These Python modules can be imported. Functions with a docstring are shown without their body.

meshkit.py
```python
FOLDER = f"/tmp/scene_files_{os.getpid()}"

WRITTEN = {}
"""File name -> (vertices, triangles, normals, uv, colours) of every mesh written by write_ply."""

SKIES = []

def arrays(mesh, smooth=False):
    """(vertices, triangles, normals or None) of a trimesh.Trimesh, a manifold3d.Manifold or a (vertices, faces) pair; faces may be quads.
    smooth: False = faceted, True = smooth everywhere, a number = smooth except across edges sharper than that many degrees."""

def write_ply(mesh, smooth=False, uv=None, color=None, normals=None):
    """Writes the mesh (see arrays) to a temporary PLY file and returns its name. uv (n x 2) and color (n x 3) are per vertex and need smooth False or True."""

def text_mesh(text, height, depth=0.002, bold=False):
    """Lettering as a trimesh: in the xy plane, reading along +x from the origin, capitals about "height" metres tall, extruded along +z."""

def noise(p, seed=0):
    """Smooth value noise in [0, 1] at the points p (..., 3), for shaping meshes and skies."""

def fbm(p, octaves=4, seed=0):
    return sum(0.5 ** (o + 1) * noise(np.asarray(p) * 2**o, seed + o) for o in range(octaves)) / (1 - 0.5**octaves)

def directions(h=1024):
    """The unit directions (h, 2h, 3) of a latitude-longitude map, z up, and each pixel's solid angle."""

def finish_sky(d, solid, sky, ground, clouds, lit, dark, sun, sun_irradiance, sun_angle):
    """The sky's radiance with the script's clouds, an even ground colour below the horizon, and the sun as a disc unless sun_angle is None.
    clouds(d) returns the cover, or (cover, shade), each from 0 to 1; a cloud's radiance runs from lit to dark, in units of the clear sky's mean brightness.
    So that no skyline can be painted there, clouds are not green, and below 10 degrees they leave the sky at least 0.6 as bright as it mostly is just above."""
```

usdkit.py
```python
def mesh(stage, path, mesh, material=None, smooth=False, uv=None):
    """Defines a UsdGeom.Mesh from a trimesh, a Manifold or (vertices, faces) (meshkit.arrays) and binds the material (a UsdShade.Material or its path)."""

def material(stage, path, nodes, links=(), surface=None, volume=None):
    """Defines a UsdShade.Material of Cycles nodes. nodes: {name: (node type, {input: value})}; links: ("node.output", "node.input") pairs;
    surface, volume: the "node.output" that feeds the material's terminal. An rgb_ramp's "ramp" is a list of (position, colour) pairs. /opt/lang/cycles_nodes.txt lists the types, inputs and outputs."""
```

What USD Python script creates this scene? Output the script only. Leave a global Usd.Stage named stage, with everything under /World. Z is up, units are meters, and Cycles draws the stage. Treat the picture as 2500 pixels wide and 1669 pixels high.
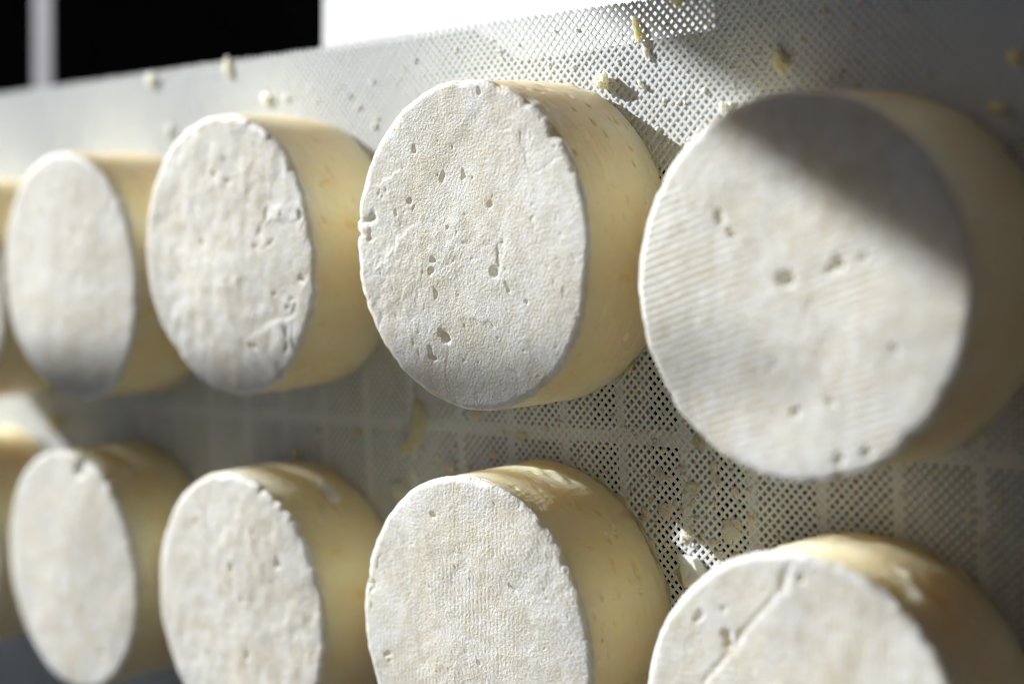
import math
import numpy as np
import trimesh
from scipy.ndimage import gaussian_filter, gaussian_filter1d, map_coordinates
from scipy.spatial import cKDTree
from pxr import Usd, UsdGeom, UsdLux, UsdShade, Gf, Sdf, Vt
import usdkit
import meshkit

# ------------------------------------------------------------------ stage, camera, light
stage = Usd.Stage.CreateInMemory()
UsdGeom.SetStageUpAxis(stage, UsdGeom.Tokens.z)
UsdGeom.SetStageMetersPerUnit(stage, 1.0)
stage.SetDefaultPrim(UsdGeom.Xform.Define(stage, "/World").GetPrim())
UsdGeom.Scope.Define(stage, "/World/Looks")

EXPOSURE = 0.92
SUN_INTENSITY = 1.25
SKY_STRENGTH = 0.033
SUN_EL, SUN_AZ = math.radians(15.5), math.radians(180 - 37.0)   # azimuth from +x towards +y

cam = UsdGeom.Camera.Define(stage, "/World/camera")
# the photographer holds the camera turned on its side: the picture's left is up
M = np.array([[0.7148503, 0.0814846, 0.6945137], [-0.1132564, 0.9935658, 0.0], [-0.6900449, -0.0786592, 0.7194795]])
C = np.array([0.25, 0.0, 0.371586])
m4 = np.eye(4); m4[:3, :3] = M.T; m4[3, :3] = C
cam.AddTransformOp().Set(Gf.Matrix4d(*m4.ravel().tolist()))
cam.CreateFocalLengthAttr(55.751)
cam.CreateHorizontalApertureAttr(36.0)
cam.CreateVerticalApertureAttr(36.0 * 683 / 1024)
cam.CreateClippingRangeAttr(Gf.Vec2f(0.02, 100))
cam.CreateFStopAttr(3.9)
cam.CreateFocusDistanceAttr(0.487)
cam.CreateExposureAttr(EXPOSURE)

S = np.array([math.cos(SUN_EL) * math.cos(SUN_AZ), math.cos(SUN_EL) * math.sin(SUN_AZ), math.sin(SUN_EL)])
sun = UsdLux.DistantLight.Define(stage, "/World/sun")
sun.CreateIntensityAttr(SUN_INTENSITY); sun.CreateAngleAttr(0.53)
sun.CreateColorAttr(Gf.Vec3f(1.0, 1.0, 0.975))
sun.CreateNormalizeAttr(True)
zx = np.cross([0, 0, 1.0], S); zx /= np.linalg.norm(zx); zy = np.cross(S, zx)
s4 = np.eye(4); s4[0, :3], s4[1, :3], s4[2, :3] = zx, zy, S
sun.AddTransformOp().Set(Gf.Matrix4d(*s4.ravel().tolist()))
skymat = usdkit.material(stage, "/World/Looks/sky_look", {
    "sky": ("sky_texture", {"sky_type": "single_scattering", "sun_disc": False, "sun_elevation": SUN_EL, "sun_rotation": math.atan2(S[0], S[1])}),
    "bg": ("background_shader", {"strength": SKY_STRENGTH})}, [("sky.color", "bg.color")], surface="bg.background")
dome = UsdLux.DomeLight.Define(stage, "/World/sky")
UsdShade.MaterialBindingAPI.Apply(dome.GetPrim()).Bind(skymat)


# ------------------------------------------------------------------ helpers
used = {}


def numbered(parent, name):
    k = (parent, name); n = used.get(k, 0); used[k] = n + 1
    return f"{parent}/{name}" + (f"_{n:03d}" if n else "")


def tag(p, label=None, cat=None, group=None, kind=None):
    p = p.GetPrim() if hasattr(p, "GetPrim") else p
    for k, v in (("label", label), ("category", cat), ("group", group), ("kind", kind)):
        if v:
            p.SetCustomDataByKey(k, v)
    return p


def thing(name, loc, label, cat, group=None):
    x = UsdGeom.Xform.Define(stage, numbered("/World", name))
    x.AddTranslateOp().Set(Gf.Vec3d(*map(float, loc)))
    tag(x, label, cat, group)
    return str(x.GetPath())


def put(name, mesh, mat, parent="/World", smooth=False):
    return usdkit.mesh(stage, numbered(parent, name), mesh, mat, smooth=smooth)


def bar(a, b, width, height, top):
    """A box from a to b in the plane, its top at the given height, edges chamfered a little."""
    a, b = np.asarray(a, float), np.asarray(b, float)
    d = b - a; L = np.linalg.norm(d)
    mbox = prism([(-L / 2, -width / 2), (L / 2, -width / 2), (L / 2, width / 2), (-L / 2, width / 2)], top - height, top, 0.0004)
    ang = math.atan2(d[1], d[0])
    mbox.apply_transform(trimesh.transformations.rotation_matrix(ang, [0, 0, 1]))
    mbox.apply_translation([*(a + b) / 2, 0])
    return mbox


def ridge(a, b, w_top, w_foot, height, top):
    """A rib from a to b with sloping flanks."""
    a, b = np.asarray(a, float), np.asarray(b, float)
    d = (b - a) / np.linalg.norm(b - a); n = np.array([-d[1], d[0]])
    prof = [(-w_foot / 2, top - height), (-w_top / 2 - 0.0003, top - 0.0004), (-w_top / 2, top), (w_top / 2, top), (w_top / 2 + 0.0003, top - 0.0004), (w_foot / 2, top - height)]
    v = np.array([[*(p + n * o), z] for p in (a, b) for o, z in prof]); k = len(prof); f = []
    for i in range(k):
        j = (i + 1) % k
        f += [(i, j, k + j), (i, k + j, k + i)]
    for i in range(1, k - 1):
        f += [(0, i + 1, i), (k, k + i, k + i + 1)]
    t = trimesh.Trimesh(v, f, process=False); t.fix_normals()
    return t


def prism(poly, z0, z1, ch=0.0006):
    """A convex outline pulled up from z0 to z1 with its upper edge chamfered."""
    p = np.asarray(poly, float); n = len(p); c = p.mean(0)
    e = np.roll(p, -1, 0) - p
    nrm = np.stack([e[:, 1], -e[:, 0]], 1); nrm /= np.linalg.norm(nrm, axis=1, keepdims=True)
    bis = nrm + np.roll(nrm, 1, 0); bis /= (bis * nrm).sum(1, keepdims=True)
    q = p - bis * ch
    v = np.vstack([np.c_[p, np.full(n, z0)], np.c_[p, np.full(n, z1 - ch)], np.c_[q, np.full(n, z1)], [[*c, z0]], [[*c, z1]]])
    f = []
    for i in range(n):
        j = (i + 1) % n
        f += [(i, j, n + j), (i, n + j, n + i), (n + i, n + j, 2 * n + j), (n + i, 2 * n + j, 2 * n + i), (3 * n, j, i), (3 * n + 1, 2 * n + i, 2 * n + j)]
    return trimesh.Trimesh(v, f, process=False)


# ------------------------------------------------------------------ materials
def mat(name, nodes, links, surface="p.BSDF"):
    return usdkit.material(stage, "/World/Looks/" + name, nodes, links, surface=surface)


def rind_material(name, a, b, c, offset, rough=0.62, bump=0.5):
    return mat(name, {
        "tc": ("texture_coordinate", {}),
        "mp": ("mapping", {"location": offset}),
        "n1": ("noise_texture", {"scale": 55.0, "detail": 4.0, "roughness": 0.55}),
        "n2": ("noise_texture", {"scale": 260.0, "detail": 3.0, "roughness": 0.6}),
        "r1": ("rgb_ramp", {"ramp": [(0.30, a), (0.5, b), (0.72, c)]}),
        "r2": ("rgb_ramp", {"ramp": [(0.35, (0.87, 0.83, 0.74)), (0.6, (1, 1, 1))]}),
        "mx": ("mix", {"mix_type": "multiply", "fac": 0.8}),
        "n3": ("noise_texture", {"scale": 1500.0, "detail": 3.0, "roughness": 0.65}),
        "n4": ("voronoi_texture", {"scale": 900.0}),
        "add": ("math", {"math_type": "multiply_add", "value2": 0.45}),
        "bp": ("bump", {"strength": bump, "distance": 0.0006}),
        "p": ("principled_bsdf", {"roughness": rough, "specular_ior_level": 0.35, "subsurface_weight": 0.5, "subsurface_scale": 0.0022,
                                   "subsurface_radius": (1.0, 0.8, 0.5), "sheen_weight": 0.0}),
    }, [("tc.object", "mp.vector"), ("mp.vector", "n1.vector"), ("mp.vector", "n2.vector"), ("mp.vector", "n3.vector"), ("mp.vector", "n4.vector"),
        ("n1.fac", "r1.fac"), ("n2.fac", "r2.fac"), ("r1.color", "mx.color1"), ("r2.color", "mx.color2"), ("mx.color", "p.base_color"),
        ("n4.distance", "add.value1"), ("n3.fac", "add.value3"), ("add.value", "bp.height"), ("bp.normal", "p.normal")])


def side_material(name, a, b, offset):
    return mat(name, {
        "tc": ("texture_coordinate", {}),
        "mp": ("mapping", {"location": offset, "scale": (1, 1, 0.6)}),
        "n1": ("noise_texture", {"scale": 60.0, "detail": 3.0, "roughness": 0.5}),
        "r1": ("rgb_ramp", {"ramp": [(0.33, a), (0.68, b)]}),
        "n2": ("noise_texture", {"scale": 180.0, "detail": 2.0, "distortion": 0.6}),
        "r2": ("rgb_ramp", {"ramp": [(0.0, (0.93, 0.80, 0.52)), (0.30, (0.93, 0.82, 0.55)), (0.36, (1, 1, 1))]}),
        "mx": ("mix", {"mix_type": "multiply", "fac": 0.7}),
        "n3": ("noise_texture", {"scale": 700.0, "detail": 3.0}),
        "bp": ("bump", {"strength": 0.45, "distance": 0.0005}),
        "p": ("principled_bsdf", {"roughness": 0.42, "specular_ior_level": 0.4, "subsurface_weight": 0.65, "subsurface_scale": 0.003,
                                   "subsurface_radius": (1.0, 0.62, 0.22)}),
    }, [("tc.object", "mp.vector"), ("mp.vector", "n1.vector"), ("mp.vector", "n2.vector"), ("mp.vector", "n3.vector"), ("n1.fac", "r1.fac"), ("n2.fac", "r2.fac"),
        ("r1.color", "mx.color1"), ("r2.color", "mx.color2"), ("mx.color", "p.base_color"), ("n3.fac", "bp.height"), ("bp.normal", "p.normal")])


def plain(name, col, rough=0.5, spec=0.5, vary=0.15, scale=60.0, bump=0.0, bscale=400.0, sss=0.0, srad=(1, 0.8, 0.5), sscale=0.002):
    nodes = {
        "tc": ("texture_coordinate", {}),
        "n1": ("noise_texture", {"scale": scale, "detail": 4.0}),
        "r1": ("rgb_ramp", {"ramp": [(0.3, tuple(x * (1 - vary) for x in col)), (0.7, tuple(min(1, x * (1 + vary)) for x in col))]}),
        "n2": ("noise_texture", {"scale": bscale, "detail": 4.0}),
        "bp": ("bump", {"strength": bump, "distance": 0.0005}),
        "p": ("principled_bsdf", {"roughness": rough, "specular_ior_level": spec, "subsurface_weight": sss, "subsurface_scale": sscale, "subsurface_radius": srad}),
    }
    links = [("tc.object", "n1.vector"), ("tc.object", "n2.vector"), ("n1.fac", "r1.fac"), ("r1.color", "p.base_color"), ("n2.fac", "bp.height")]
    if bump:
        links.append(("bp.normal", "p.normal"))
    return mat(name, nodes, links)


WHITE, CREAM, BEIGE = (0.84, 0.845, 0.835), (0.82, 0.81, 0.755), (0.785, 0.74, 0.64)
RINDS = [rind_material(f"rind_look_{i}", BEIGE, CREAM, WHITE, (0.13 * i, 0.07 * i, 0.0)) for i in range(4)]
SIDES = [side_material(f"side_look_{i}", (0.85, 0.68, 0.42), (0.89, 0.78, 0.56), (0.17 * i, 0.05 * i, 0.0)) for i in range(3)]


def milky(name, col, through, rough, spec, bscale):
    """White plastic that lets some light through."""
    return mat(name, {
        "tc": ("texture_coordinate", {}), "n1": ("noise_texture", {"scale": 60.0, "detail": 4.0}), "n2": ("noise_texture", {"scale": bscale, "detail": 3.0}),
        "r1": ("rgb_ramp", {"ramp": [(0.3, tuple(x * 0.95 for x in col)), (0.7, col)]}),
        "bp": ("bump", {"strength": 0.15, "distance": 0.0004}),
        "p": ("principled_bsdf", {"roughness": rough, "specular_ior_level": spec}),
        "t": ("translucent_bsdf", {}), "mc": ("mix_closure", {"fac": through})},
        [("tc.object", "n1.vector"), ("tc.object", "n2.vector"), ("n1.fac", "r1.fac"), ("r1.color", "p.base_color"), ("r1.color", "t.color"), ("n2.fac", "bp.height"),
         ("bp.normal", "p.normal"), ("p.BSDF", "mc.closure1"), ("t.BSDF", "mc.closure2")], surface="mc.closure")


NET = milky("net_look", (0.85, 0.89, 0.93), 0.15, 0.42, 0.75, 900.0)
TRAY = milky("tray_look", (0.83, 0.865, 0.90), 0.2, 0.42, 0.4, 300.0)
BLACK = plain("dark_table_look", (0.0012, 0.0012, 0.0013), 1.0, 0.0, 0.2, 20.0)
BOARD = plain("white_board_look", (0.86, 0.865, 0.87), 0.6, 0.3, 0.02, 10.0)
STRIP = plain("grey_strip_look", (0.30, 0.295, 0.34), 0.5, 0.3, 0.1, 30.0)
WOOD = plain("post_look", (0.30, 0.22, 0.14), 0.7, 0.3, 0.3, 8.0)
CURD = plain("curd_look", (0.84, 0.78, 0.60), 0.5, 0.4, 0.08, 220.0, 0.3, 900.0, 0.5, (1, 0.75, 0.35), 0.002)
CURDWHITE = plain("white_curd_look", (0.86, 0.85, 0.80), 0.4, 0.4, 0.03, 220.0, 0.2, 900.0, 0.4)
CURDGOLD = plain("gold_curd_look", (0.78, 0.65, 0.38), 0.45, 0.4, 0.15, 220.0, 0.3, 900.0, 0.6, (1, 0.6, 0.2), 0.002)

# ------------------------------------------------------------------ table, white board, strip
UX, VX = np.array([math.cos(math.radians(-5)), math.sin(math.radians(-5))]), np.array([-math.sin(math.radians(-5)), math.cos(math.radians(-5))])


FLOOR = -0.0075


def on_floor(p):
    """Tray measurements were taken for a floor at z = 0; the net lies a little lower and is that much larger."""
    p = np.asarray(p, float)
    return np.stack([0.25 + (p[..., 0] - 0.25) * 1.0202, p[..., 1] * 1.0202], -1)


def uv(u, v):
    return on_floor(UX * u + VX * v)


ZT = -0.072
tag(put("table_top", prism([(-3.0, -2.0), (1.0, -2.0), (1.0, 3.0), (-3.0, 3.0)], ZT - 0.04, ZT), BLACK), "dark table top under the draining tray", None, None, "structure")
e0, e1 = np.array([-0.2544, 0.1506]), np.array([-0.2578, 0.1321])
ed = (e0 - e1) / np.linalg.norm(e0 - e1)
tag(put("white_board", prism([uv(-0.26, 0.0845) * [0, 1] + [e1[0] + ed[0] * (0.106 - e1[1]) / ed[1], 0], uv(0.35, 0.0845), uv(0.35, 0.50), e1 + ed * 0.42], ZT + 0.0003, -0.06, 0.002), BOARD),
    "bright white board lying on the dark table beyond the edge of the net", "board")
tag(put("grey_strip", bar(np.array([-0.4981, 0.1640]) - 0.02 * np.array([0.21, 0.978]), np.array([-0.4887, 0.2060]) + 0.35 * np.array([0.21, 0.978]), 0.0190, 0.0010, -0.0707), STRIP),
    "narrow grey strip standing out of the black background at far left", "strip")

# ------------------------------------------------------------------ draining tray: lattice of ribs, flange, walls
tray = thing("draining_tray", (0, 0, 0), "pale plastic draining tray with a slotted bottom under the white net", "tray")
U0, U1, V0, V1 = -0.72, 0.20, -0.235, 0.0802
ZR = FLOOR - 0.00026
put("rim_flange", prism([uv(U0, 0.042), uv(U1, 0.042), uv(U1, V1), uv(U0, V1)], ZR - 0.0031, ZR - 0.00022), TRAY, tray)
put("handle_lug", prism([uv(-0.0228, V1 + 0.0002), uv(U1, V1 + 0.0002), uv(U1, 0.16), uv(-0.0228, 0.16)], ZR - 0.022, ZR - 0.0004), TRAY, tray)
put("rim_tab", prism([uv(U0, V1 + 0.0002), uv(-0.10, V1 + 0.0002), uv(-0.12, 0.0925), uv(-0.40, 0.1008), uv(U0, 0.110)], ZR - 0.0031, ZR - 0.00022), TRAY, tray)
put("side_wall", prism([uv(U0 + 0.002, V1 - 0.006), uv(-0.03, V1 - 0.006), uv(-0.03, V1 - 0.002), uv(U0 + 0.002, V1 - 0.002)], ZT, ZR - 0.0035, 0.0003), TRAY, tray)
rib_u = -0.0676 * 0.9962 + 0.0872 * 0.0247 * -1 * -1 + 0.0013
k0 = int((U0 - rib_u) / 0.0238)
for k in range(k0, int((U1 - rib_u) / 0.0238) + 1):
    u = rib_u + k * 0.0238
    put("slot_rib", ridge(uv(u, V0), uv(u, 0.0415), 0.0032, 0.0090, 0.0095, ZR), TRAY, tray)
for v in (-0.0385, -0.0985, -0.1585, -0.2185, 0.0215):
    put("cross_rib", ridge(uv(U0, v), uv(U1, v), 0.0040, 0.0060, 0.0092, ZR + 0.00002), TRAY, tray)

# ------------------------------------------------------------------ the net of welded strands
net = thing("plastic_net", (0, 0, 0), "fine white plastic net sheet spread over the tray under the cheeses", "net")
SHEET = on_floor(np.array([(-0.70, 0.1738), (0.16, 0.0718), (0.16, -0.215), (-0.70, -0.185)]))


def clip(p, d, poly):
    t0, t1 = -9.0, 9.0
    for i in range(len(poly)):
        a, b = poly[i], poly[(i + 1) % len(poly)]
        n = np.array([b[1] - a[1], -(b[0] - a[0])])      # inside on the right for a clockwise outline
        den, num = n @ d, n @ (a - p)
        if abs(den) < 1e-12:
            if num > 0: return None
            continue
        t = num / den
        if den > 0: t0 = max(t0, t)
        else: t1 = min(t1, t)
    return (t0, t1) if t1 - t0 > 0.002 else None


def strands(angle, ztop, pitch, width, height, seed, off=0.0):
    rng = np.random.default_rng(seed)
    d = np.array([math.cos(angle), math.sin(angle)]); n = np.array([-d[1], d[0]])
    prof = np.array([(-0.5, -1.0), (-0.5, -0.55), (-0.41, -0.06), (0.0, 0.0), (0.41, -0.06), (0.5, -0.55), (0.5, -1.0)])
    poly = SHEET          # runs clockwise
    vs, fs, base = [], [], 0
    s = SHEET @ n
    for q in np.arange(s.min() + off, s.max(), pitch):
        c = clip(n * q, d, poly)
        if c is None: continue
        t0, t1 = c[0] + rng.uniform(-0.0004, 0.0004), c[1] + rng.uniform(-0.0004, 0.0004)
        k = max(2, int((t1 - t0) / 0.007) + 1)
        t = np.linspace(t0, t1, k)
        lat = np.cumsum(rng.normal(0, 0.00003, k)); lat -= lat.mean(); lat = np.clip(lat, -0.00012, 0.00012)
        w = width * (1 + rng.normal(0, 0.05, k))
        cen = n * q + d * t[:, None] + n * lat[:, None]
        P = len(prof)
        v = np.empty((k, P, 3))
        v[:, :, :2] = cen[:, None] + n * (prof[None, :, :1] * w[:, None, None])
        v[:, :, 2] = ztop + prof[None, :, 1] * height + rng.normal(0, 0.00002, k)[:, None]
        vs.append(v.reshape(-1, 3))
        i, j = np.meshgrid(np.arange(k - 1), np.arange(P), indexing="ij")
        a = (base + i * P + j).ravel(); b = (base + i * P + (j + 1) % P).ravel()
        fs.append(np.vstack([np.stack([a, b, b + P], 1), np.stack([a, b + P, a + P], 1)]))
        ends = []
        for o in (0, (k - 1) * P):
            for m in range(1, P - 1):
                ends.append((base + o, base + o + m, base + o + m + 1) if o else (base + o, base + o + m + 1, base + o + m))
        fs.append(np.array(ends))
        base += k * P
    return trimesh.Trimesh(np.vstack(vs), np.vstack(fs), process=False)


PITCH = 0.00216
tag(put("upper_strand_layer", strands(math.radians(39), FLOOR, PITCH, 0.00104, 0.00042, 1), NET, net, smooth=40), kind="stuff")
tag(put("lower_strand_layer", strands(math.radians(-51), FLOOR - 0.00004, PITCH, 0.00108, 0.00042, 2, 0.0007), NET, net, smooth=40), kind="stuff")

# ------------------------------------------------------------------ cheeses
H = 0.0410
RES = 0.25      # mm per pixel of a relief map
N = int(116 / RES)
ax = (np.arange(N) - N / 2 + 0.5) * RES
GX, GY = np.meshgrid(ax, ax, indexing="xy")


def field(rng, sigma, shape=None):
    """Soft noise of unit spread; sigma in millimetres."""
    s = shape or (N, N)
    g = gaussian_filter(rng.standard_normal(s), sigma / RES, mode="wrap")
    return g / g.std()


def ring_noise(rng, n, sigma):
    g = gaussian_filter1d(rng.standard_normal(n), sigma, mode="wrap")
    return g / g.std()


def seg_dist(line, jx=0.0, jy=0.0):
    GX, GY = globals()["GX"] + jx, globals()["GY"] + jy
    best = np.full((N, N), 1e9)
    for (ax_, ay_), (bx_, by_) in zip(line[:-1], line[1:]):
        dx, dy = bx_ - ax_, by_ - ay_
        t = np.clip(((GX - ax_) * dx + (GY - ay_) * dy) / (dx * dx + dy * dy), 0, 1)
        best = np.minimum(best, np.hypot(GX - ax_ - t * dx, GY - ay_ - t * dy))
    return best


JIT = [0.0, 0.0]


def relief(seed, spec):
    rng = np.random.default_rng(seed)
    wx, wy = field(rng, 2.5) * 0.5, field(rng, 2.5) * 0.5
    jx, jy = 0.45 * field(rng, 0.9) + 0.5 * field(rng, 2.2), 0.45 * field(rng, 0.9) + 0.5 * field(rng, 2.2)
    JIT[:] = [jx, jy]
    ragmask = np.clip(0.75 + 0.5 * field(rng, 1.4), 0.1, 1.5)
    h = -spec.get("dome", 0.8) * (GX ** 2 + GY ** 2) / 2500.0
    sx, sy = spec.get("tilt", (0, 0))
    h += GX * sx + GY * sy
    h += 0.7 * spec.get("swell", 0.35) * field(rng, 15) + 0.07 * field(rng, 5) + 0.4 * spec.get("lump", 0.10) * field(rng, 1.7)
    if "roll" in spec:
        y0, c = spec["roll"]
        h -= c * np.clip(y0 - GY, 0, None) ** 2
    for (x0, y0, sx_, sy_, a) in spec.get("dish", []):
        h += a * np.exp(-(((GX - x0) / sx_) ** 2 + ((GY - y0) / sy_) ** 2))
    base = h.copy()
    rough = np.clip(0.6 + 0.5 * field(rng, 9), 0.15, 1.6)
    h += 0.42 * spec.get("grain", 0.075) * field(rng, 0.75) * rough + 0.024 * field(rng, 0.36) * rough
    # curds pressed together: patches at slightly different levels with seams here and there
    pts = rng.uniform(-58, 58, (70, 2))
    dd, ii = cKDTree(pts).query(np.stack([GX + 1.6 * wx, GY + 1.6 * wy], -1).reshape(-1, 2), k=2)
    lev = rng.normal(0, spec.get("patch", 0.07), 70)
    edge = (dd[:, 1] - dd[:, 0]).reshape(N, N)
    t = np.clip(edge / 1.2, 0, 1) * 0.5 + 0.5
    h += (lev[ii[:, 0]].reshape(N, N) * t + lev[ii[:, 1]].reshape(N, N) * (1 - t))
    seam = np.clip(field(rng, 6) - 0.8, 0, 1)
    h -= spec.get("seam", 0.25) * seam * np.exp(-(edge / 0.5) ** 2)
    # the imprint of the cloth and net it drained on
    for ang, period, amp, cover in spec.get("weave", []):
        a = math.radians(ang)
        s = -(GX + 0.22 * wx) * math.sin(a) + (GY + 0.22 * wy) * math.cos(a)
        h += amp * np.sin(2 * np.pi * s / period) * np.clip(cover + 0.7 * field(rng, 8), 0, 1)
    # pin holes and larger holes
    for _ in range(spec.get("pins", 90)):
        x, y = rng.uniform(-50, 50, 2); r = rng.uniform(0.25, 0.5)
        h -= rng.uniform(0.15, 0.6) * blob(x, y, r, r * rng.uniform(1, 1.8), rng.uniform(0, 3.1), wx)
    h = base + (h - base) * 0.6
    for hole in spec.get("holes", []):
        x, y = hole[:2]; r = hole[2] if len(hole) > 2 else rng.uniform(0.6, 1.0)
        el = hole[3] if len(hole) > 3 else rng.uniform(1.0, 1.6)
        an = math.radians(hole[4]) if len(hole) > 4 else rng.uniform(0, 3.1)
        h -= rng.uniform(1.6, 2.4) * blob(x, y, r, r * el, an, wx, 3)
    for line, w, d in spec.get("cracks", []):
        q = 0.3 if w > 0.95 else 1.0
        l = seg_dist(line, q * jx, q * jy); rm = np.maximum(ragmask, 0.75) if w > 0.95 else ragmask
        h -= d * np.exp(-(l / (w * rm)) ** 2) * np.clip(rm, 0, 1.2)
    for line, drop in spec.get("steps", []):        # one side of the line stands higher
        (x0, y0), (x1, y1) = line[0], line[-1]
        l = seg_dist(line, jx, jy); L = math.hypot(x1 - x0, y1 - y0)
        sd = ((x1 - x0) * (GY + jy - y0) - (y1 - y0) * (GX + jx - x0)) / L
        h += 0.7 * drop * np.tanh(sd / 0.5) * np.exp(-(l / 4.0) ** 2) - 0.35 * abs(drop) * np.exp(-(l / 0.4) ** 2) * np.clip(0.8 + 0.8 * field(rng, 2), 0, 1.5)
    return h


def blob(x, y, rx, ry, a, wx, power=2):
    X, Y = GX - x + 1.1 * JIT[0], GY - y + 1.1 * JIT[1]
    u = (X * math.cos(a) + Y * math.sin(a)) / rx
    v = (-X * math.sin(a) + Y * math.cos(a)) / ry
    return np.exp(-((u * u + v * v) ** (power / 2)))


def sample(h, x, y):
    return map_coordinates(h, [(y * 1000) / RES + N / 2 - 0.5, (x * 1000) / RES + N / 2 - 0.5], order=1, mode="nearest")


def rings_to_faces(nr, nt, closed_first=None):
    i, j = np.meshgrid(np.arange(nr - 1), np.arange(nt), indexing="ij")
    a, b = (i * nt + j).ravel(), (i * nt + (j + 1) % nt).ravel()
    return np.vstack([np.stack([a, a + nt, b + nt], 1), np.stack([a, b + nt, b], 1)])


EDGE = [None, None, None]


def top_face(seed, spec, R, nt, nr):
    rng = np.random.default_rng(seed + 500)
    h = relief(seed, spec)
    th = np.arange(nt) / nt * 2 * np.pi
    k = nt / 420
    ragged = spec.get("ragged", 0.00032) * (0.65 + 0.6 * np.clip(np.cos(th - math.radians(spec.get("worst", 10))), 0, 1))
    env = np.clip(0.5 + 0.6 * ring_noise(rng, nt, 12 * k), 0.1, 2.0)
    Rt = R + 0.0002 * ring_noise(rng, nt, 40 * k) + 0.4 * ragged * ring_noise(rng, nt, 6 * k) + env * ragged * (0.3 * ring_noise(rng, nt, 2.4 * k) + 0.22 * ring_noise(rng, nt, 0.8 * k))
    Rt -= 1.3 * ragged * np.clip(ring_noise(rng, nt, 2.6 * k) - 1.5, 0, 1.2) * np.clip(ring_noise(rng, nt, 15 * k) + 0.4, 0, 1.5)
    for ang, wid, dep in spec.get("notches", []):
        dth = (th - math.radians(ang) + np.pi) % (2 * np.pi) - np.pi
        Rt -= 0.7 * dep * np.exp(-np.abs((dth * R + 0.0004 * ring_noise(rng, nt, 2.5 * k)) / wid) ** 2.6)
    q = 1 - (1 - np.linspace(0, 1, nr)) ** 1.15
    q[0] = 0.002
    r = q[:, None] * Rt[None]
    x, y = r * np.cos(th), r * np.sin(th)
    z = sample(h, x, y) / 1000
    inset = (Rt[None] - r)
    edge = np.clip(1 - inset / 0.0024, 0, 1)
    z = z - 0.0010 * edge ** 2.2 + edge * 0.00016 * ring_noise(rng, nt, 1.6 * k)[None]
    rows = [np.stack([x, y, H + z], -1)]
    ze = (H + z)[-1]
    EDGE[:] = [th, Rt, gaussian_filter1d(ze, 2 * k, mode="wrap")]
    skirt = 0.0006 + 0.0004 * np.clip(ring_noise(rng, nt, 3 * k), -1.5, 2.5) + 0.0003 * np.clip(ring_noise(rng, nt, 1.2 * k), -2, 2)
    for f, dr in ((0.35, 0.00002), (0.7, -0.0001), (1.0, -0.0005), (0.9, -0.0016)):
        rr = Rt + dr + 0.00008 * ring_noise(rng, nt, 1.5 * k)
        zz = ze - np.maximum(skirt, 0.0005) * f
        rows.append(np.stack([rr * np.cos(th), rr * np.sin(th), zz], -1)[None])
    v = np.concatenate(rows).reshape(-1, 3)
    f = rings_to_faces(nr + 4, nt)
    c = len(v)
    v = np.vstack([v, [[0, 0, v[:nt, 2].mean()]]])
    j = np.arange(nt)
    f = np.vstack([f, np.stack([np.full(nt, c), j, (j + 1) % nt], 1)])
    return trimesh.Trimesh(v, f, process=False)


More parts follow.
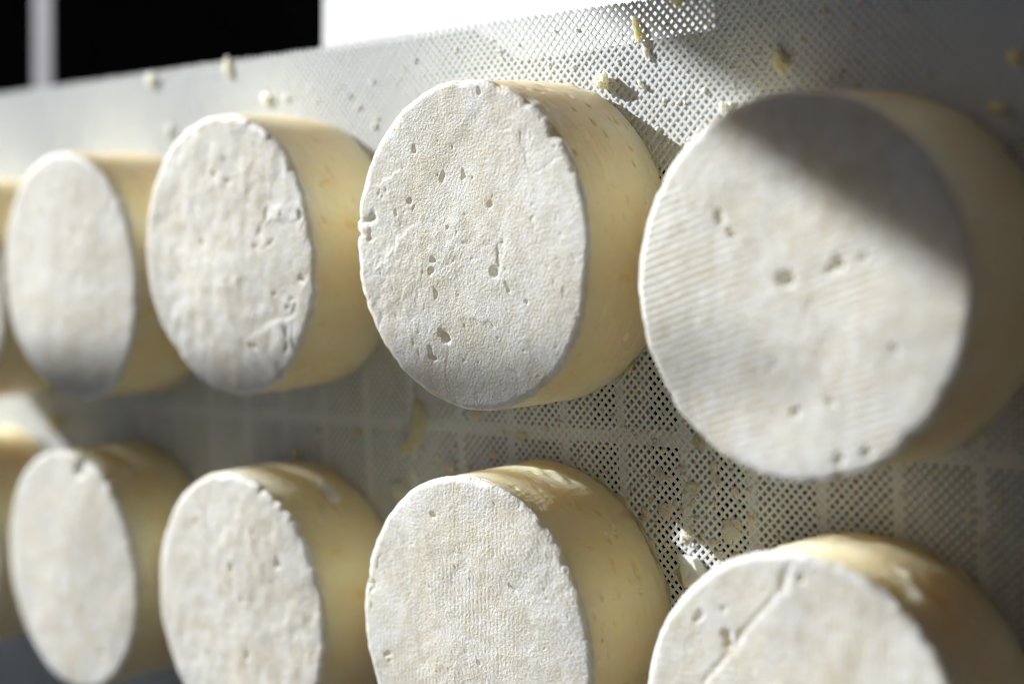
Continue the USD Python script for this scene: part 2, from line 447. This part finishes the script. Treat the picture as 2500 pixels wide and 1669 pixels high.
def side_wall(seed, spec, R, nt, nz):
    rng = np.random.default_rng(seed + 900)
    th = np.arange(nt) / nt * 2 * np.pi
    s = np.linspace(0, 1, nz)
    zt = H - 0.0010
    ztop = np.interp(th, EDGE[0], EDGE[2], period=2 * np.pi) - 0.00035
    rtop = np.interp(th, EDGE[0], EDGE[1], period=2 * np.pi)
    z = s * zt
    prof = 0.0004 * np.sin(np.pi * s) - 0.0016 * np.clip(1 - s * zt / 0.003, 0, 1) ** 2 + spec.get("flare", 0.0003) * (1 - s)
    rad = (R - 0.0005 + prof)[:, None] + np.zeros((nz, nt))
    mm = 2 * np.pi * R * 1000 / nt
    mz = zt * 1000 / nz
    def n2(a, b):
        g = gaussian_filter(rng.standard_normal((nz, nt)), (b / mz, a / mm), mode=("nearest", "wrap")); return g / g.std()
    rad += 0.00035 * n2(16, 8) + 0.00008 * n2(4, 2) + 0.000025 * n2(1.2, 0.8)
    smear = np.clip(n2(7, 5) - 0.7, 0, 1.2)
    rad += 0.00040 * smear * n2(2.2, 0.9) + 0.00003 * n2(3.0, 0.35)
    TH, Z = np.meshgrid(th, z * 1000)
    pits = [(a, zz + 7.5, la, lz, 1.2 * d) for a, zz, la, lz, d in spec.get("side_pits", [])]
    for _ in range(spec.get("npits", 44)):
        pits.append((rng.uniform(-100, 100), rng.uniform(2, 38), rng.uniform(0.5, 1.4), rng.uniform(0.25, 0.6), rng.uniform(0.6, 1.5)))
    for a, zz, la, lz, d in pits:
        da = ((TH - math.radians(a) + np.pi) % (2 * np.pi) - np.pi) * R * 1000
        u = (da + 0.3 * (Z - zz)) / la; w = (Z - zz) / lz
        rad -= d / 1000 * np.exp(-((u * u + w * w) ** 1.3))
    rad[-1] = np.minimum(rad[-1], rtop - 0.0003)
    zz2 = s[:, None] * ztop[None]
    rows = np.stack([rad * np.cos(th), rad * np.sin(th), zz2], -1)
    top = [np.stack([(R - dr) * np.cos(th), (R - dr) * np.sin(th), ztop - zz], -1)[None] for dr, zz in ((0.0016, 0.0005), (0.0045, 0.004), (0.04, 0.0045))]
    bot = [np.stack([(R - 0.02) * np.cos(th), (R - 0.02) * np.sin(th), np.full(nt, 0.0)], -1)[None]]
    v = np.concatenate(bot + [rows] + top).reshape(-1, 3)
    f = rings_to_faces(nz + 4, nt)[:, ::-1]
    return trimesh.Trimesh(v, f, process=False)


def base_lip(seed, R, a0, a1, out):
    """A thin squeezed-out lip of curd round part of the foot."""
    rng = np.random.default_rng(seed + 77)
    n = 160
    a = np.radians(np.linspace(a0, a1, n))
    env = np.sin(np.linspace(0, np.pi, n)) ** 0.5
    w = (out * (0.5 + 0.35 * np.clip(ring_noise(rng, n, 5), -1.3, 2) + 0.12 * ring_noise(rng, n, 1.5))) * env
    hgt = 0.0012 + 0.0005 * ring_noise(rng, n, 4)
    hgt = np.clip(hgt, 0.0005, 0.003) * env + 0.0002
    prof = [(-0.0025, 0.0002, 0), (-0.0022, 1.0, 1), (0.45, 0.95, 1), (0.9, 0.55, 1), (1.0, 0.2, 1), (0.85, 0.0, 1)]
    P = []
    for (o, zz, m) in prof:
        rr = R - 0.0012 + (o if o < 0 else o * w)
        P.append(np.stack([rr * np.cos(a), rr * np.sin(a), (hgt * zz if m else np.full(n, 0.00015)) + 0.0001], -1))
    v = np.stack(P, 1); k = len(prof)
    i, j = np.meshgrid(np.arange(n - 1), np.arange(k), indexing="ij")
    A, B = (i * k + j).ravel(), (i * k + (j + 1) % k).ravel()
    f = np.vstack([np.stack([A, A + k, B + k], 1), np.stack([A, B + k, B], 1)])
    return trimesh.Trimesh(v.reshape(-1, 3), f, process=False)


GRP = "cheese rounds on the draining tray"
# position, radius, label, rind look, detail, relief
CH = [
    ((-0.424, 0.0513), 0.0500, "cheese round at the left picture edge in the upper row, almost wholly cut off", 0, 0,
     dict(weave=[(-118, 2.1, 0.05, 0.4)], dome=1.2)),
    ((-0.3215, 0.0463), 0.0498, "blurred upper cheese round whose white face darkens to blue-grey at the bottom", 1, 0,
     dict(weave=[(-118, 2.1, 0.06, 0.6)], dome=0.6, swell=0.45, roll=(-8, 0.0022), pins=30)),
    ((-0.2145, 0.0421), 0.0500, "cheese round in the upper row with torn ridges and slits along its right rim", 0, 1,
     dict(weave=[(-128, 1.9, 0.07, 0.5)], dome=0.5, swell=0.4, lump=0.22, ragged=0.0005, worst=-15, roll=(-5, 0.0016),
          holes=[(19.5, 1.9, .8), (28, 2.1, .9), (35, 9.7, .8), (44.8, 8.4, .9, 1.8, 60), (-29.4, -1.5, .8), (-19, -2.3, .7), (-10.8, 7, .7), (26.5, -16.7, .7),
                 (-37.6, -30.8, 1.2), (10.2, -33.6, 1.0, 1.6, 80), (31.9, -21.1, .6, 2, 90), (-0.5, 28.1, .6), (8, 26.1, .7), (41.5, -12.7, .7)],
          cracks=[([(28.6, 14.1), (26.4, 10.6), (22.5, 6.6)], .7, 1.6), ([(29.7, -30.4), (27.8, -40.3)], .9, 2.2), ([(21.1, -34.7), (21, -43.7)], .8, 1.8), ([(36, -20), (33, -33)], .5, 1.2)],
          steps=[([(25.9, 8.1), (38, 6.5), (51, 7.2)], 0.22), ([(12.7, -28.9), (15.4, -25.9), (32.1, -25.5)], -0.2)],
          notches=[(30, 0.0012, 0.0012), (48, 0.0014, 0.001), (-8, 0.0016, 0.0009), (-48, 0.0012, 0.0016), (-60, 0.001, 0.0016)],
          side_pits=[(-44, 18.7, 1.3, 0.8, 1.6), (40, 20, 1.2, 0.5, 0.9), (25, 18, 1.3, 0.5, 0.9)])),
    ((-0.0918, 0.0303), 0.0502, "sharp central cheese round of the upper row with grainy pitted face", 2, 2,
     dict(weave=[(-42, 1.15, 0.035, 0.6), (48, 1.3, 0.03, 0.6)], dome=0.0, swell=0.35, grain=0.12, ragged=0.0004, worst=15, pins=170, roll=(5, 0.0010), dish=[(0, 0, 30, 60, -0.8)],
          holes=[(-14.7, -2.8, .8), (-15.3, -6.7, .8), (-15.8, -12.9, .7, 2.2, 0), (11.1, -9, 1.0, 1.2), (15.7, -14.1, .8, 1.6, 20), (21.2, -19.5, .6, 1.8, 120),
                 (-14.8, -26.2, 1.2, 1.4, 30), (-21, -31.2, .9), (-6.3, 6.2, .6), (11.9, 11.4, .7), (14.4, 45.1, .9), (-5.7, 22.6, .8), (-22.2, 16.6, .9), (-17.8, 32.9, .6),
                 (3, 21.6, .6), (-42.7, 9.3, .9), (-28.9, 13.1, .7)],
          cracks=[([(13.3, -7.5), (15.5, 0)], .4, .3), ([(-49, 13.5), (-44.3, 13.7), (-39.4, 14.7)], .8, 1.2)],
          steps=[([(-38.7, -0.7), (-35.7, 3.5), (-27.1, 7.3), (-21.2, 9.8)], -0.17), ([(-38.8, 25.1), (-31.7, 26.2), (-23.9, 26.5)], -0.15), ([(-2.2, -22.9), (2.7, -23.8)], 0.15)],
          notches=[(64, 0.0022, 0.0011), (50, 0.0010, 0.0007), (35, 0.0030, 0.0026), (19, 0.0009, 0.0012), (-20, 0.0024, 0.0008), (168, 0.0012, 0.0018), (-32, 0.001, 0.0008)],
          side_pits=[(55, 12, 1.6, 0.6, 0.9), (62, 16, 2.0, 0.7, 0.9), (48, 9, 1.3, 0.6, 1.0), (70, 22, 1.8, 0.5, 0.8), (58, 22, 1.2, 0.5, 0.7), (45, 18, 1.0, 0.5, 0.6), (-50, 8, 1.4, 0.4, 0.6)])),
    ((0.0234, 0.0056), 0.0499, "largest blurred cheese round at right with finely ribbed face and a dark diagonal shadow", 3, 1,
     dict(weave=[(11.5, 2.05, 0.16, 0.95)], dome=0.0, swell=0.3, lump=0.08, grain=0.04, pins=12, seam=0.1, patch=0.05, dish=[(-8, -22, 15, 16, -0.35), (0, -47, 16, 8, 0.5)],
          holes=[(-20.5, 20.6, .7, 2.6, 0), (-17.1, 16.2, .8), (-1.1, 2.3, 1.2, 1.5, 20), (14, 4.8, 1.0, 2.4, 130), (21.6, 4.8, .8, 1.6, 120), (-2.7, -30.8, .9), (-9.5, -19.5, .8),
                 (27.3, -18.4, .8, 1.5, 0), (6.8, -29.9, .7), (16.1, -43.7, 1.0), (7.5, -43.4, .8)],
          notches=[(-55, 0.003, 0.0015), (-80, 0.002, 0.0014)])),
    ((-0.455, -0.0625), 0.0500, "cheese round at the left picture edge in the lower row, almost wholly cut off", 2, 0,
     dict(weave=[(-100, 2.1, 0.05, 0.4)])),
    ((-0.566, -0.051), 0.0500, "cheese round beyond the left picture edge at the far end of the lower row", 1, 0,
     dict(weave=[(-100, 2.1, 0.05, 0.4)])),
    ((-0.3458, -0.0732), 0.0498, "blurred cheese round in the lower row with a slot in its top rim", 0, 0,
     dict(weave=[(-110, 2.1, 0.05, 0.5)], dome=1.3, holes=[(17, 42.5, 1.8, 2, 30), (15, 39.7, 1.4), (-27.7, -26.1, .9), (19.7, -32.5, .8)], notches=[(66, 0.002, 0.002)], pins=30)),
    ((-0.232, -0.0856), 0.0500, "lower cheese round with a white curd shred on its yellow side", 1, 1,
     dict(weave=[(-120, 1.9, 0.05, 0.4)], dome=0.9, lump=0.18, ragged=0.0005, worst=15, tilt=(0, -0.004),
          holes=[(-20.3, -17.1, .8, 1.5, 0), (4.8, -17.3, .8, 1.5, 0), (5.7, 4.4, .8, 2, 20), (27.9, 18.1, .8, 1.8, 0), (.5, 16.4, .7), (-18.5, 32.5, .7), (16.7, 29.2, .7), (25.2, 44, 1.1)],
          notches=[(62, 0.0014, 0.0018), (52, 0.001, 0.001), (12, 0.0022, 0.0014), (2, 0.0016, 0.0012)], side_pits=[(38, 22, 1.2, 0.5, 0.8), (30, 16, 1.0, 0.5, 0.7)])),
    ((-0.1097, -0.0898), 0.0502, "bright lower cheese round with dotted cloth pattern and large pits in its side", 2, 2,
     dict(weave=[(-58, 1.7, 0.06, 0.75), (-98, 1.7, 0.05, 0.75)], dome=0.6, swell=0.25, lump=0.11, grain=0.085, ragged=0.0003, worst=20, pins=110, tilt=(0, -0.004),
          holes=[(-10.8, 38, .8), (-39.1, -6.9, .8), (22.1, 15.9, .6), (-44.7, 16.5, .9), (4.1, -6.7, .5)],
          cracks=[([(-46, 8), (-42, 20), (-36, 28)], .6, .5)], notches=[(30, 0.002, 0.0014), (160, 0.0016, 0.0006)],
          side_pits=[(49, 13.5, 1.7, 0.5, 1.2), (21, 5.5, 3.2, 1.2, 2.0), (24, 15, 2.2, 0.6, 1.0), (33, 11, 1.4, 0.7, 1.0), (34, 7, 1.2, 0.7, 0.9), (14, 17, 1.4, 0.7, 0.8), (17, 10, 1.2, 0.5, 0.8),
                     (44, 8, 1.2, 0.6, 0.8), (68, 16, 2.2, 0.4, 0.7), (62, 20, 1.6, 0.4, 0.6)])),
    ((0.0086, -0.1123), 0.0501, "blurred cheese round at lower right with a long diagonal groove across its ribbed face", 3, 1,
     dict(weave=[(-98, 1.7, 0.06, 0.7), (0.5, 2.0, 0.05, 0.4)], dome=0.7, lump=0.08, grain=0.05, pins=12, tilt=(0, -0.004),
          holes=[(6.6, 43, .9), (-27.5, 33.6, .9), (-19.6, 34.1, .7), (-19, 27.3, 1.0, 1.6, 0)],
          cracks=[([(3.9, 47.3), (-.1, 40.3), (-10.8, 31.2), (-20.3, 21.8), (-28.5, 14.6)], 1.0, 0.4)])),
]
LIPS = {3: [(-70, -35, 0.0018), (100, 140, 0.001)], 4: [(-75, -45, 0.002)], 9: [(5, 75, 0.0020), (78, 120, 0.0016)], 10: [(60, 120, 0.001)], 2: [(-80, -50, 0.001)]}
DET = [(420, 80, 200, 34), (520, 110, 300, 44), (760, 170, 520, 80)]
for i, (pos, R, label, look, det, spec) in enumerate(CH):
    t = thing("cheese_round", (*pos, FLOOR), label, "cheese", GRP)
    nt, nr, st, sz = DET[det]
    put("top_face", top_face(i * 13 + 5, spec, R, nt, nr), RINDS[look], t, smooth=True)
    put("side", side_wall(i * 13 + 5, spec, R, st, sz), SIDES[i % 3], t, smooth=50)
    for a0, a1, out in LIPS.get(i, []):
        put("base_lip", base_lip(i * 31 + int(a0), R, a0, a1, out), CURDGOLD, t, smooth=60)


# ------------------------------------------------------------------ crumbs of curd
def crumb(seed, sx, sy, sz, rot=0.0, lumps=5, rough=0.4):
    """A cluster of little curd lumps grown together; its foot at z = 0."""
    rng = np.random.default_rng(seed)
    import manifold3d as m3
    balls = []
    for k in range(lumps):
        a = rng.uniform(-0.55, 0.55, 3); a[2] = rng.uniform(-0.3, 0.3)
        r = rng.uniform(0.38, 0.62) if k else 0.7
        s = m3.Manifold.sphere(r, 20).translate(a.tolist() if k else [0, 0, 0])
        balls.append(s)
    u = balls[0]
    for b in balls[1:]:
        u = u + b
    u = u.refine_to_length(0.16)
    me = u.to_mesh(); v = np.array(me.vert_properties[:, :3], float); f = np.array(me.tri_verts)
    v = v + (v / np.maximum(np.linalg.norm(v, axis=1, keepdims=True), .2)) * ((meshkit.fbm(v * 3.1 + 7 * seed, 3, seed) - 0.5) * 2 * rough)[:, None]
    tm = trimesh.Trimesh(v, f, process=False)
    tm.apply_scale([sx / 2, sy / 2, sz / 2])
    tm.apply_transform(trimesh.transformations.rotation_matrix(math.radians(rot), [0, 0, 1]))
    tm.apply_translation([0, 0, -tm.bounds[0, 2] - 0.08 * sz])
    return tm


def wedge(seed):
    """A clean broken wedge of white curd."""
    import manifold3d as m3
    p = np.array([(-6, -2.6, 0), (3.6, -4.4, 0), (4.8, 3.0, 0), (-2.0, 2.5, 0), (-6, -2.0, 1.2), (3.2, -4.0, 3.4), (4.4, 2.6, 3.8), (-1.5, 2.1, 1.9)]) * 0.001
    hull = m3.Manifold.batch_hull([m3.Manifold.sphere(0.0005, 12).translate(q.tolist()) for q in p]).refine_to_length(0.0007)
    me = hull.to_mesh(); v = np.array(me.vert_properties[:, :3], float)
    v += (np.stack([meshkit.fbm(v * 900 + 11 * k, 3, k) for k in range(3)], -1) - 0.5) * 0.0007
    tm = trimesh.Trimesh(v, np.array(me.tri_verts), process=False)
    tm.apply_translation([0, 0, -tm.bounds[0, 2]])
    return tm


CG = "curd crumbs scattered on the net"
CR = [  # x, y, z, size x, y, z (mm), turn, lumps, look, label
    (-0.0571, 0.0748, 0.0, 5.5, 6.0, 4.5, 20, 9, CURD, "lumpy cream crumb leaning on the top of the sharp central cheese"),
    (-0.0425, 0.0868, 0.0, 2.6, 8.5, 2.2, 5, 7, CURDGOLD, "greenish shred of curd hanging over the tray edge line on the net"),
    (-0.0402, 0.0805, 0.0, 2.2, 5.0, 1.6, 25, 5, CURD, "pale tail of curd just below the greenish shred on the net"),
    (-0.0275, 0.0935, 0.0, 3.2, 7.0, 2.5, 40, 6, CURDGOLD, "dull olive curd smear at the top picture edge on the net"),
    (-0.0436, 0.0718, 0.0, 1.6, 4.4, 1.6, 30, 4, CURD, "thin curl of curd on the bright net right of the central cheese"),
    (-0.0148, 0.0597, 0.0, 2.4, 4.0, 2.4, 10, 4, CURDWHITE, "pale crumb touching the upper left rim of the largest cheese"),
    (0.0064, 0.0689, 0.0, 4.5, 7.5, 3.0, 15, 7, CURDGOLD, "yellowish crumb in the shaded net above the largest cheese"),
    (0.0673, 0.0438, 0.0, 4.0, 5.5, 3.0, 60, 5, CURDGOLD, "dim crumb beside the right picture edge behind the largest cheese"),
    (0.0734, 0.0556, 0.0, 3.6, 4.6, 3.0, 10, 5, CURDGOLD, "dim yellow crumb in the top right corner at the picture edge"),
    (0.0600, 0.0800, 0.0, 4.0, 6.0, 3.0, 50, 5, CURD, "grey-green crumb in the lit patch of the top right corner"),
    (-0.2939, 0.1221, 0.0, 7.5, 6.5, 2.2, 0, 7, CURD, "yellow lump on the net strip near the black background"),
    (-0.2426, 0.1165, 0.0, 4.5, 8.5, 1.8, -10, 6, CURD, "upright crumb on the net strip right of the yellow lump"),
    (-0.2218, 0.1013, 0.0, 5.5, 5.0, 1.5, 0, 5, CURD, "soft blurred crumb above the cheese with torn ridges"),
    (-0.2100, 0.0990, 0.0, 4.0, 4.0, 1.0, 0, 4, CURDWHITE, "tiny white crumb beside the soft blurred crumb above the torn cheese"),
    (-0.2857, 0.1001, 0.0, 5.0, 6.0, 1.4, 0, 5, CURDWHITE, "white blurred crumb on the net between the two leftmost upper cheeses"),
    (-0.3991, -0.0125, 0.0, 11, 7.5, 4.5, 30, 8, CURDGOLD, "brown-yellow lump in dark shade between the rows at left"),
    (-0.1575, -0.0255, 0.0, 8.0, 17.0, 2.5, -20, 10, CURDGOLD, "long orange-brown flake on the net below the central cheese"),
    (-0.1650, -0.0335, 0.0, 4.5, 6.0, 2.4, -40, 5, CURDGOLD, "broken-off lower piece next to the long orange-brown flake"),
    (-0.1297, -0.0228, 0.0, 9.0, 4.0, 2.0, 5, 8, CURD, "flat cream flake under the bottom edge of the central cheese"),
    (-0.1095, -0.0308, 0.0, 5.0, 3.6, 2.2, 0, 6, CURD, "small cream lump on the rib between the rows near the centre"),
    (-0.1452, -0.0406, 0.0, 7.5, 9.0, 2.0, 10, 7, CURD, "pale cream lump between the rows left of the dotted cheese"),
    (-0.1700, -0.0485, 0.0, 7.5, 9.5, 3.0, 0, 7, CURD, "pale yellow lump beside the upper left rim of the dotted cheese"),
    (-0.1625, -0.0415, 0.0, 4.0, 10.5, 1.6, 10, 6, CURDWHITE, "faint white streak of curd between two pale lumps"),
    (-0.2265, -0.0330, 0.0, 5.0, 4.5, 3.6, 0, 5, CURDGOLD, "brown nub of curd behind the top edge of the cheese with the white shred"),
    (-0.1900, -0.0265, 0.0, 3.2, 5.0, 1.4, 30, 4, CURDGOLD, "faint brownish flake in shade left of the long orange flake"),
    (-0.0523, -0.0556, 0.0, 5.4, 4.8, 1.3, 30, 8, CURD, "ring-like translucent flake on the net above the white wedge"),
    (-0.0288, -0.0615, 0.0, 7.5, 8.0, 1.4, 10, 8, CURD, "broad flat yellow flake on the net right of the white wedge"),
    (-0.0327, -0.0442, 0.0, 2.6, 7.0, 1.2, -25, 5, CURD, "thin curd smear on the net below the largest cheese"),
    (-0.0405, -0.0492, 0.0, 6.0, 4.4, 0.9, 20, 6, CURD, "flat translucent flake on a rib right of the black slots"),
    (-0.0450, -0.0628, 0.0, 6.0, 3.6, 1.4, -10, 9, CURD, "row of tiny crumbs on the net just above the white wedge"),
    (-0.0372, -0.0352, 0.0, 4.5, 6.5, 0.9, 10, 6, CURDGOLD, "pinkish thin flake at the left foot of the largest cheese"),
    (-0.0258, -0.0507, 0.0, 3.0, 3.2, 1.4, 0, 4, CURD, "little crumb on the net under the rim of the largest cheese"),
    (-0.0480, -0.0775, 0.0, 4.0, 8.0, 1.0, 15, 7, CURD, "smeared flake on the net at the foot of the white wedge"),
    (0.0493, -0.0643, 0.0, 3.0, 5.6, 1.6, -20, 5, CURD, "pale flake on the grey net at far right between the rows"),
    (0.0560, -0.0530, 0.0, 2.6, 3.4, 1.6, 0, 4, CURD, "small pale crumb on the grey net at the right edge"),
]
for k, (x, y, z, sx, sy, sz, rot, lumps, look, label) in enumerate(CR):
    tm = crumb(100 + k, sx / 1000, sy / 1000, sz / 1000, rot, lumps)
    tm.apply_translation([*on_floor((x, y)), FLOOR + z])
    tag(put("curd_crumb", tm, look, smooth=50), label, "crumb", CG)
wd = wedge(1)
wd.apply_transform(trimesh.transformations.rotation_matrix(math.radians(-60), [0, 0, 1]))
wd.apply_translation([*on_floor((-0.0435, -0.0728)), FLOOR])
tag(put("curd_wedge", wd, CURDWHITE, smooth=35), "clean-broken white wedge of curd on the net between two lower cheeses", "crumb", CG)
# curd stuck to the flanks
sd = crumb(300, 0.0045, 0.0145, 0.0050, 0, 11, 0.35)
sd.apply_transform(trimesh.transformations.rotation_matrix(math.radians(49.7), [0, 0, 1]))
sd.apply_translation([-0.1982, -0.0458, 0.0092])
tag(put("curd_shred", sd, CURDWHITE, smooth=50), "white crumbly curd shred stuck to the side of the bright lower cheese", "crumb")
# specks too small to count
rng = np.random.default_rng(9)
parts = []
ico = trimesh.creation.icosphere(1, 1.0)
while len(parts) < 420:
    c = np.array([-0.30 + 0.37 * rng.random() ** 0.8, -0.09 + 0.19 * rng.random()])
    if c[1] > 0.1 - 0.119 * (c[0] + 0.07) - 0.004: continue
    c = on_floor(c)
    if any(np.hypot(*(c - p[0])) < 0.053 for p in CH):
        continue
    v = ico.vertices * rng.uniform(0.00025, 0.0009) * rng.uniform(0.6, 1.4, 3) * [1, 1, 0.6] * rng.uniform(0.7, 1.3, (42, 1))
    parts.append(trimesh.Trimesh(v + [*c, FLOOR + 0.0001], ico.faces, process=False))
sc = np.random.default_rng(21)
for k in range(64):
    cx, cy = (sc.normal(-0.045, 0.022), sc.normal(-0.058, 0.014)) if k % 3 else (sc.normal(-0.145, 0.03), sc.normal(-0.036, 0.009))
    if any(np.hypot(*(np.array([cx, cy]) - p[0])) < 0.0515 for p in CH):
        continue
    q = crumb(700 + k, sc.uniform(0.0012, 0.0040), sc.uniform(0.0012, 0.0045), sc.uniform(0.0005, 0.0013), sc.uniform(0, 180), 4, 0.35)
    q.apply_translation([cx, cy, FLOOR - 0.00005])
    parts.append(q)
tag(put("curd_specks", trimesh.util.concatenate(parts), CURD, smooth=True), "tiny specks of curd strewn over the white net", "crumbs", None, "stuff")

# ------------------------------------------------------------------ a railing a step away in the sun, whose shadow falls over the tray
d2 = np.array([math.cos(SUN_AZ), math.sin(SUN_AZ)])
n2_ = np.array([-d2[1], d2[0]]) if -d2[1] * 0.6 + d2[0] * 0 > 0 else np.array([d2[1], -d2[0]])
rail = thing("railing", (0, 0, 0), "wooden railing post with a slanting brace standing in the sun beyond the table", "railing")
pc = n2_ * 0.0835 + d2 * 1.2
post = trimesh.creation.cylinder(0.0415, 2.6, sections=32); post.apply_translation([*pc, 0.4])
put("post", post, WOOD, rail, smooth=40)


def up_sun(p, L):
    return np.array([p[0] + d2[0] * L, p[1] + d2[1] * L, 0.0335 + L * math.tan(SUN_EL)])


A, B = up_sun((-0.32, 0.001), 0.95), up_sun((0.02, -0.012), 1.17)
dd = (B - A) / np.linalg.norm(B - A)
br = trimesh.creation.cylinder(0.0075, segment=np.array([A - dd * 0.25, B]), sections=24)
along = np.clip(((br.vertices - A) @ dd) / np.linalg.norm(B - A), -1, 1)
axis_pt = A + np.outer((br.vertices - A) @ dd, dd)
br.vertices = axis_pt + (br.vertices - axis_pt) * (1 - 0.85 * along)[:, None]
put("brace", br, WOOD, rail, smooth=40)

# ------------------------------------------------------------------ the dark lean-to at the photographer's back, open towards the sun
shed = thing("lean_to", (0, 0, 0), "dark timber lean-to roof and back wall behind the photographer", "shed")
DARKWOOD = plain("dark_wood_look", (0.06, 0.05, 0.04), 0.8, 0.2, 0.3, 6.0)
put("back_wall", prism([(1.3, -2.2), (1.4, -2.2), (1.4, 2.4), (1.3, 2.4)], -0.9, 2.2, 0.005), DARKWOOD, shed)
put("end_wall", prism([(-1.6, -2.3), (1.4, -2.3), (1.4, -2.22), (-1.6, -2.22)], -0.9, 2.2, 0.005), DARKWOOD, shed)
put("end_wall", prism([(-1.1, 2.42), (1.4, 2.42), (1.4, 2.5), (-1.1, 2.5)], -0.9, 2.2, 0.005), DARKWOOD, shed)
put("roof", prism([(-0.5, -2.4), (1.5, -2.4), (1.5, 2.6), (-0.5, 2.6)], 2.205, 2.3, 0.005), DARKWOOD, shed)
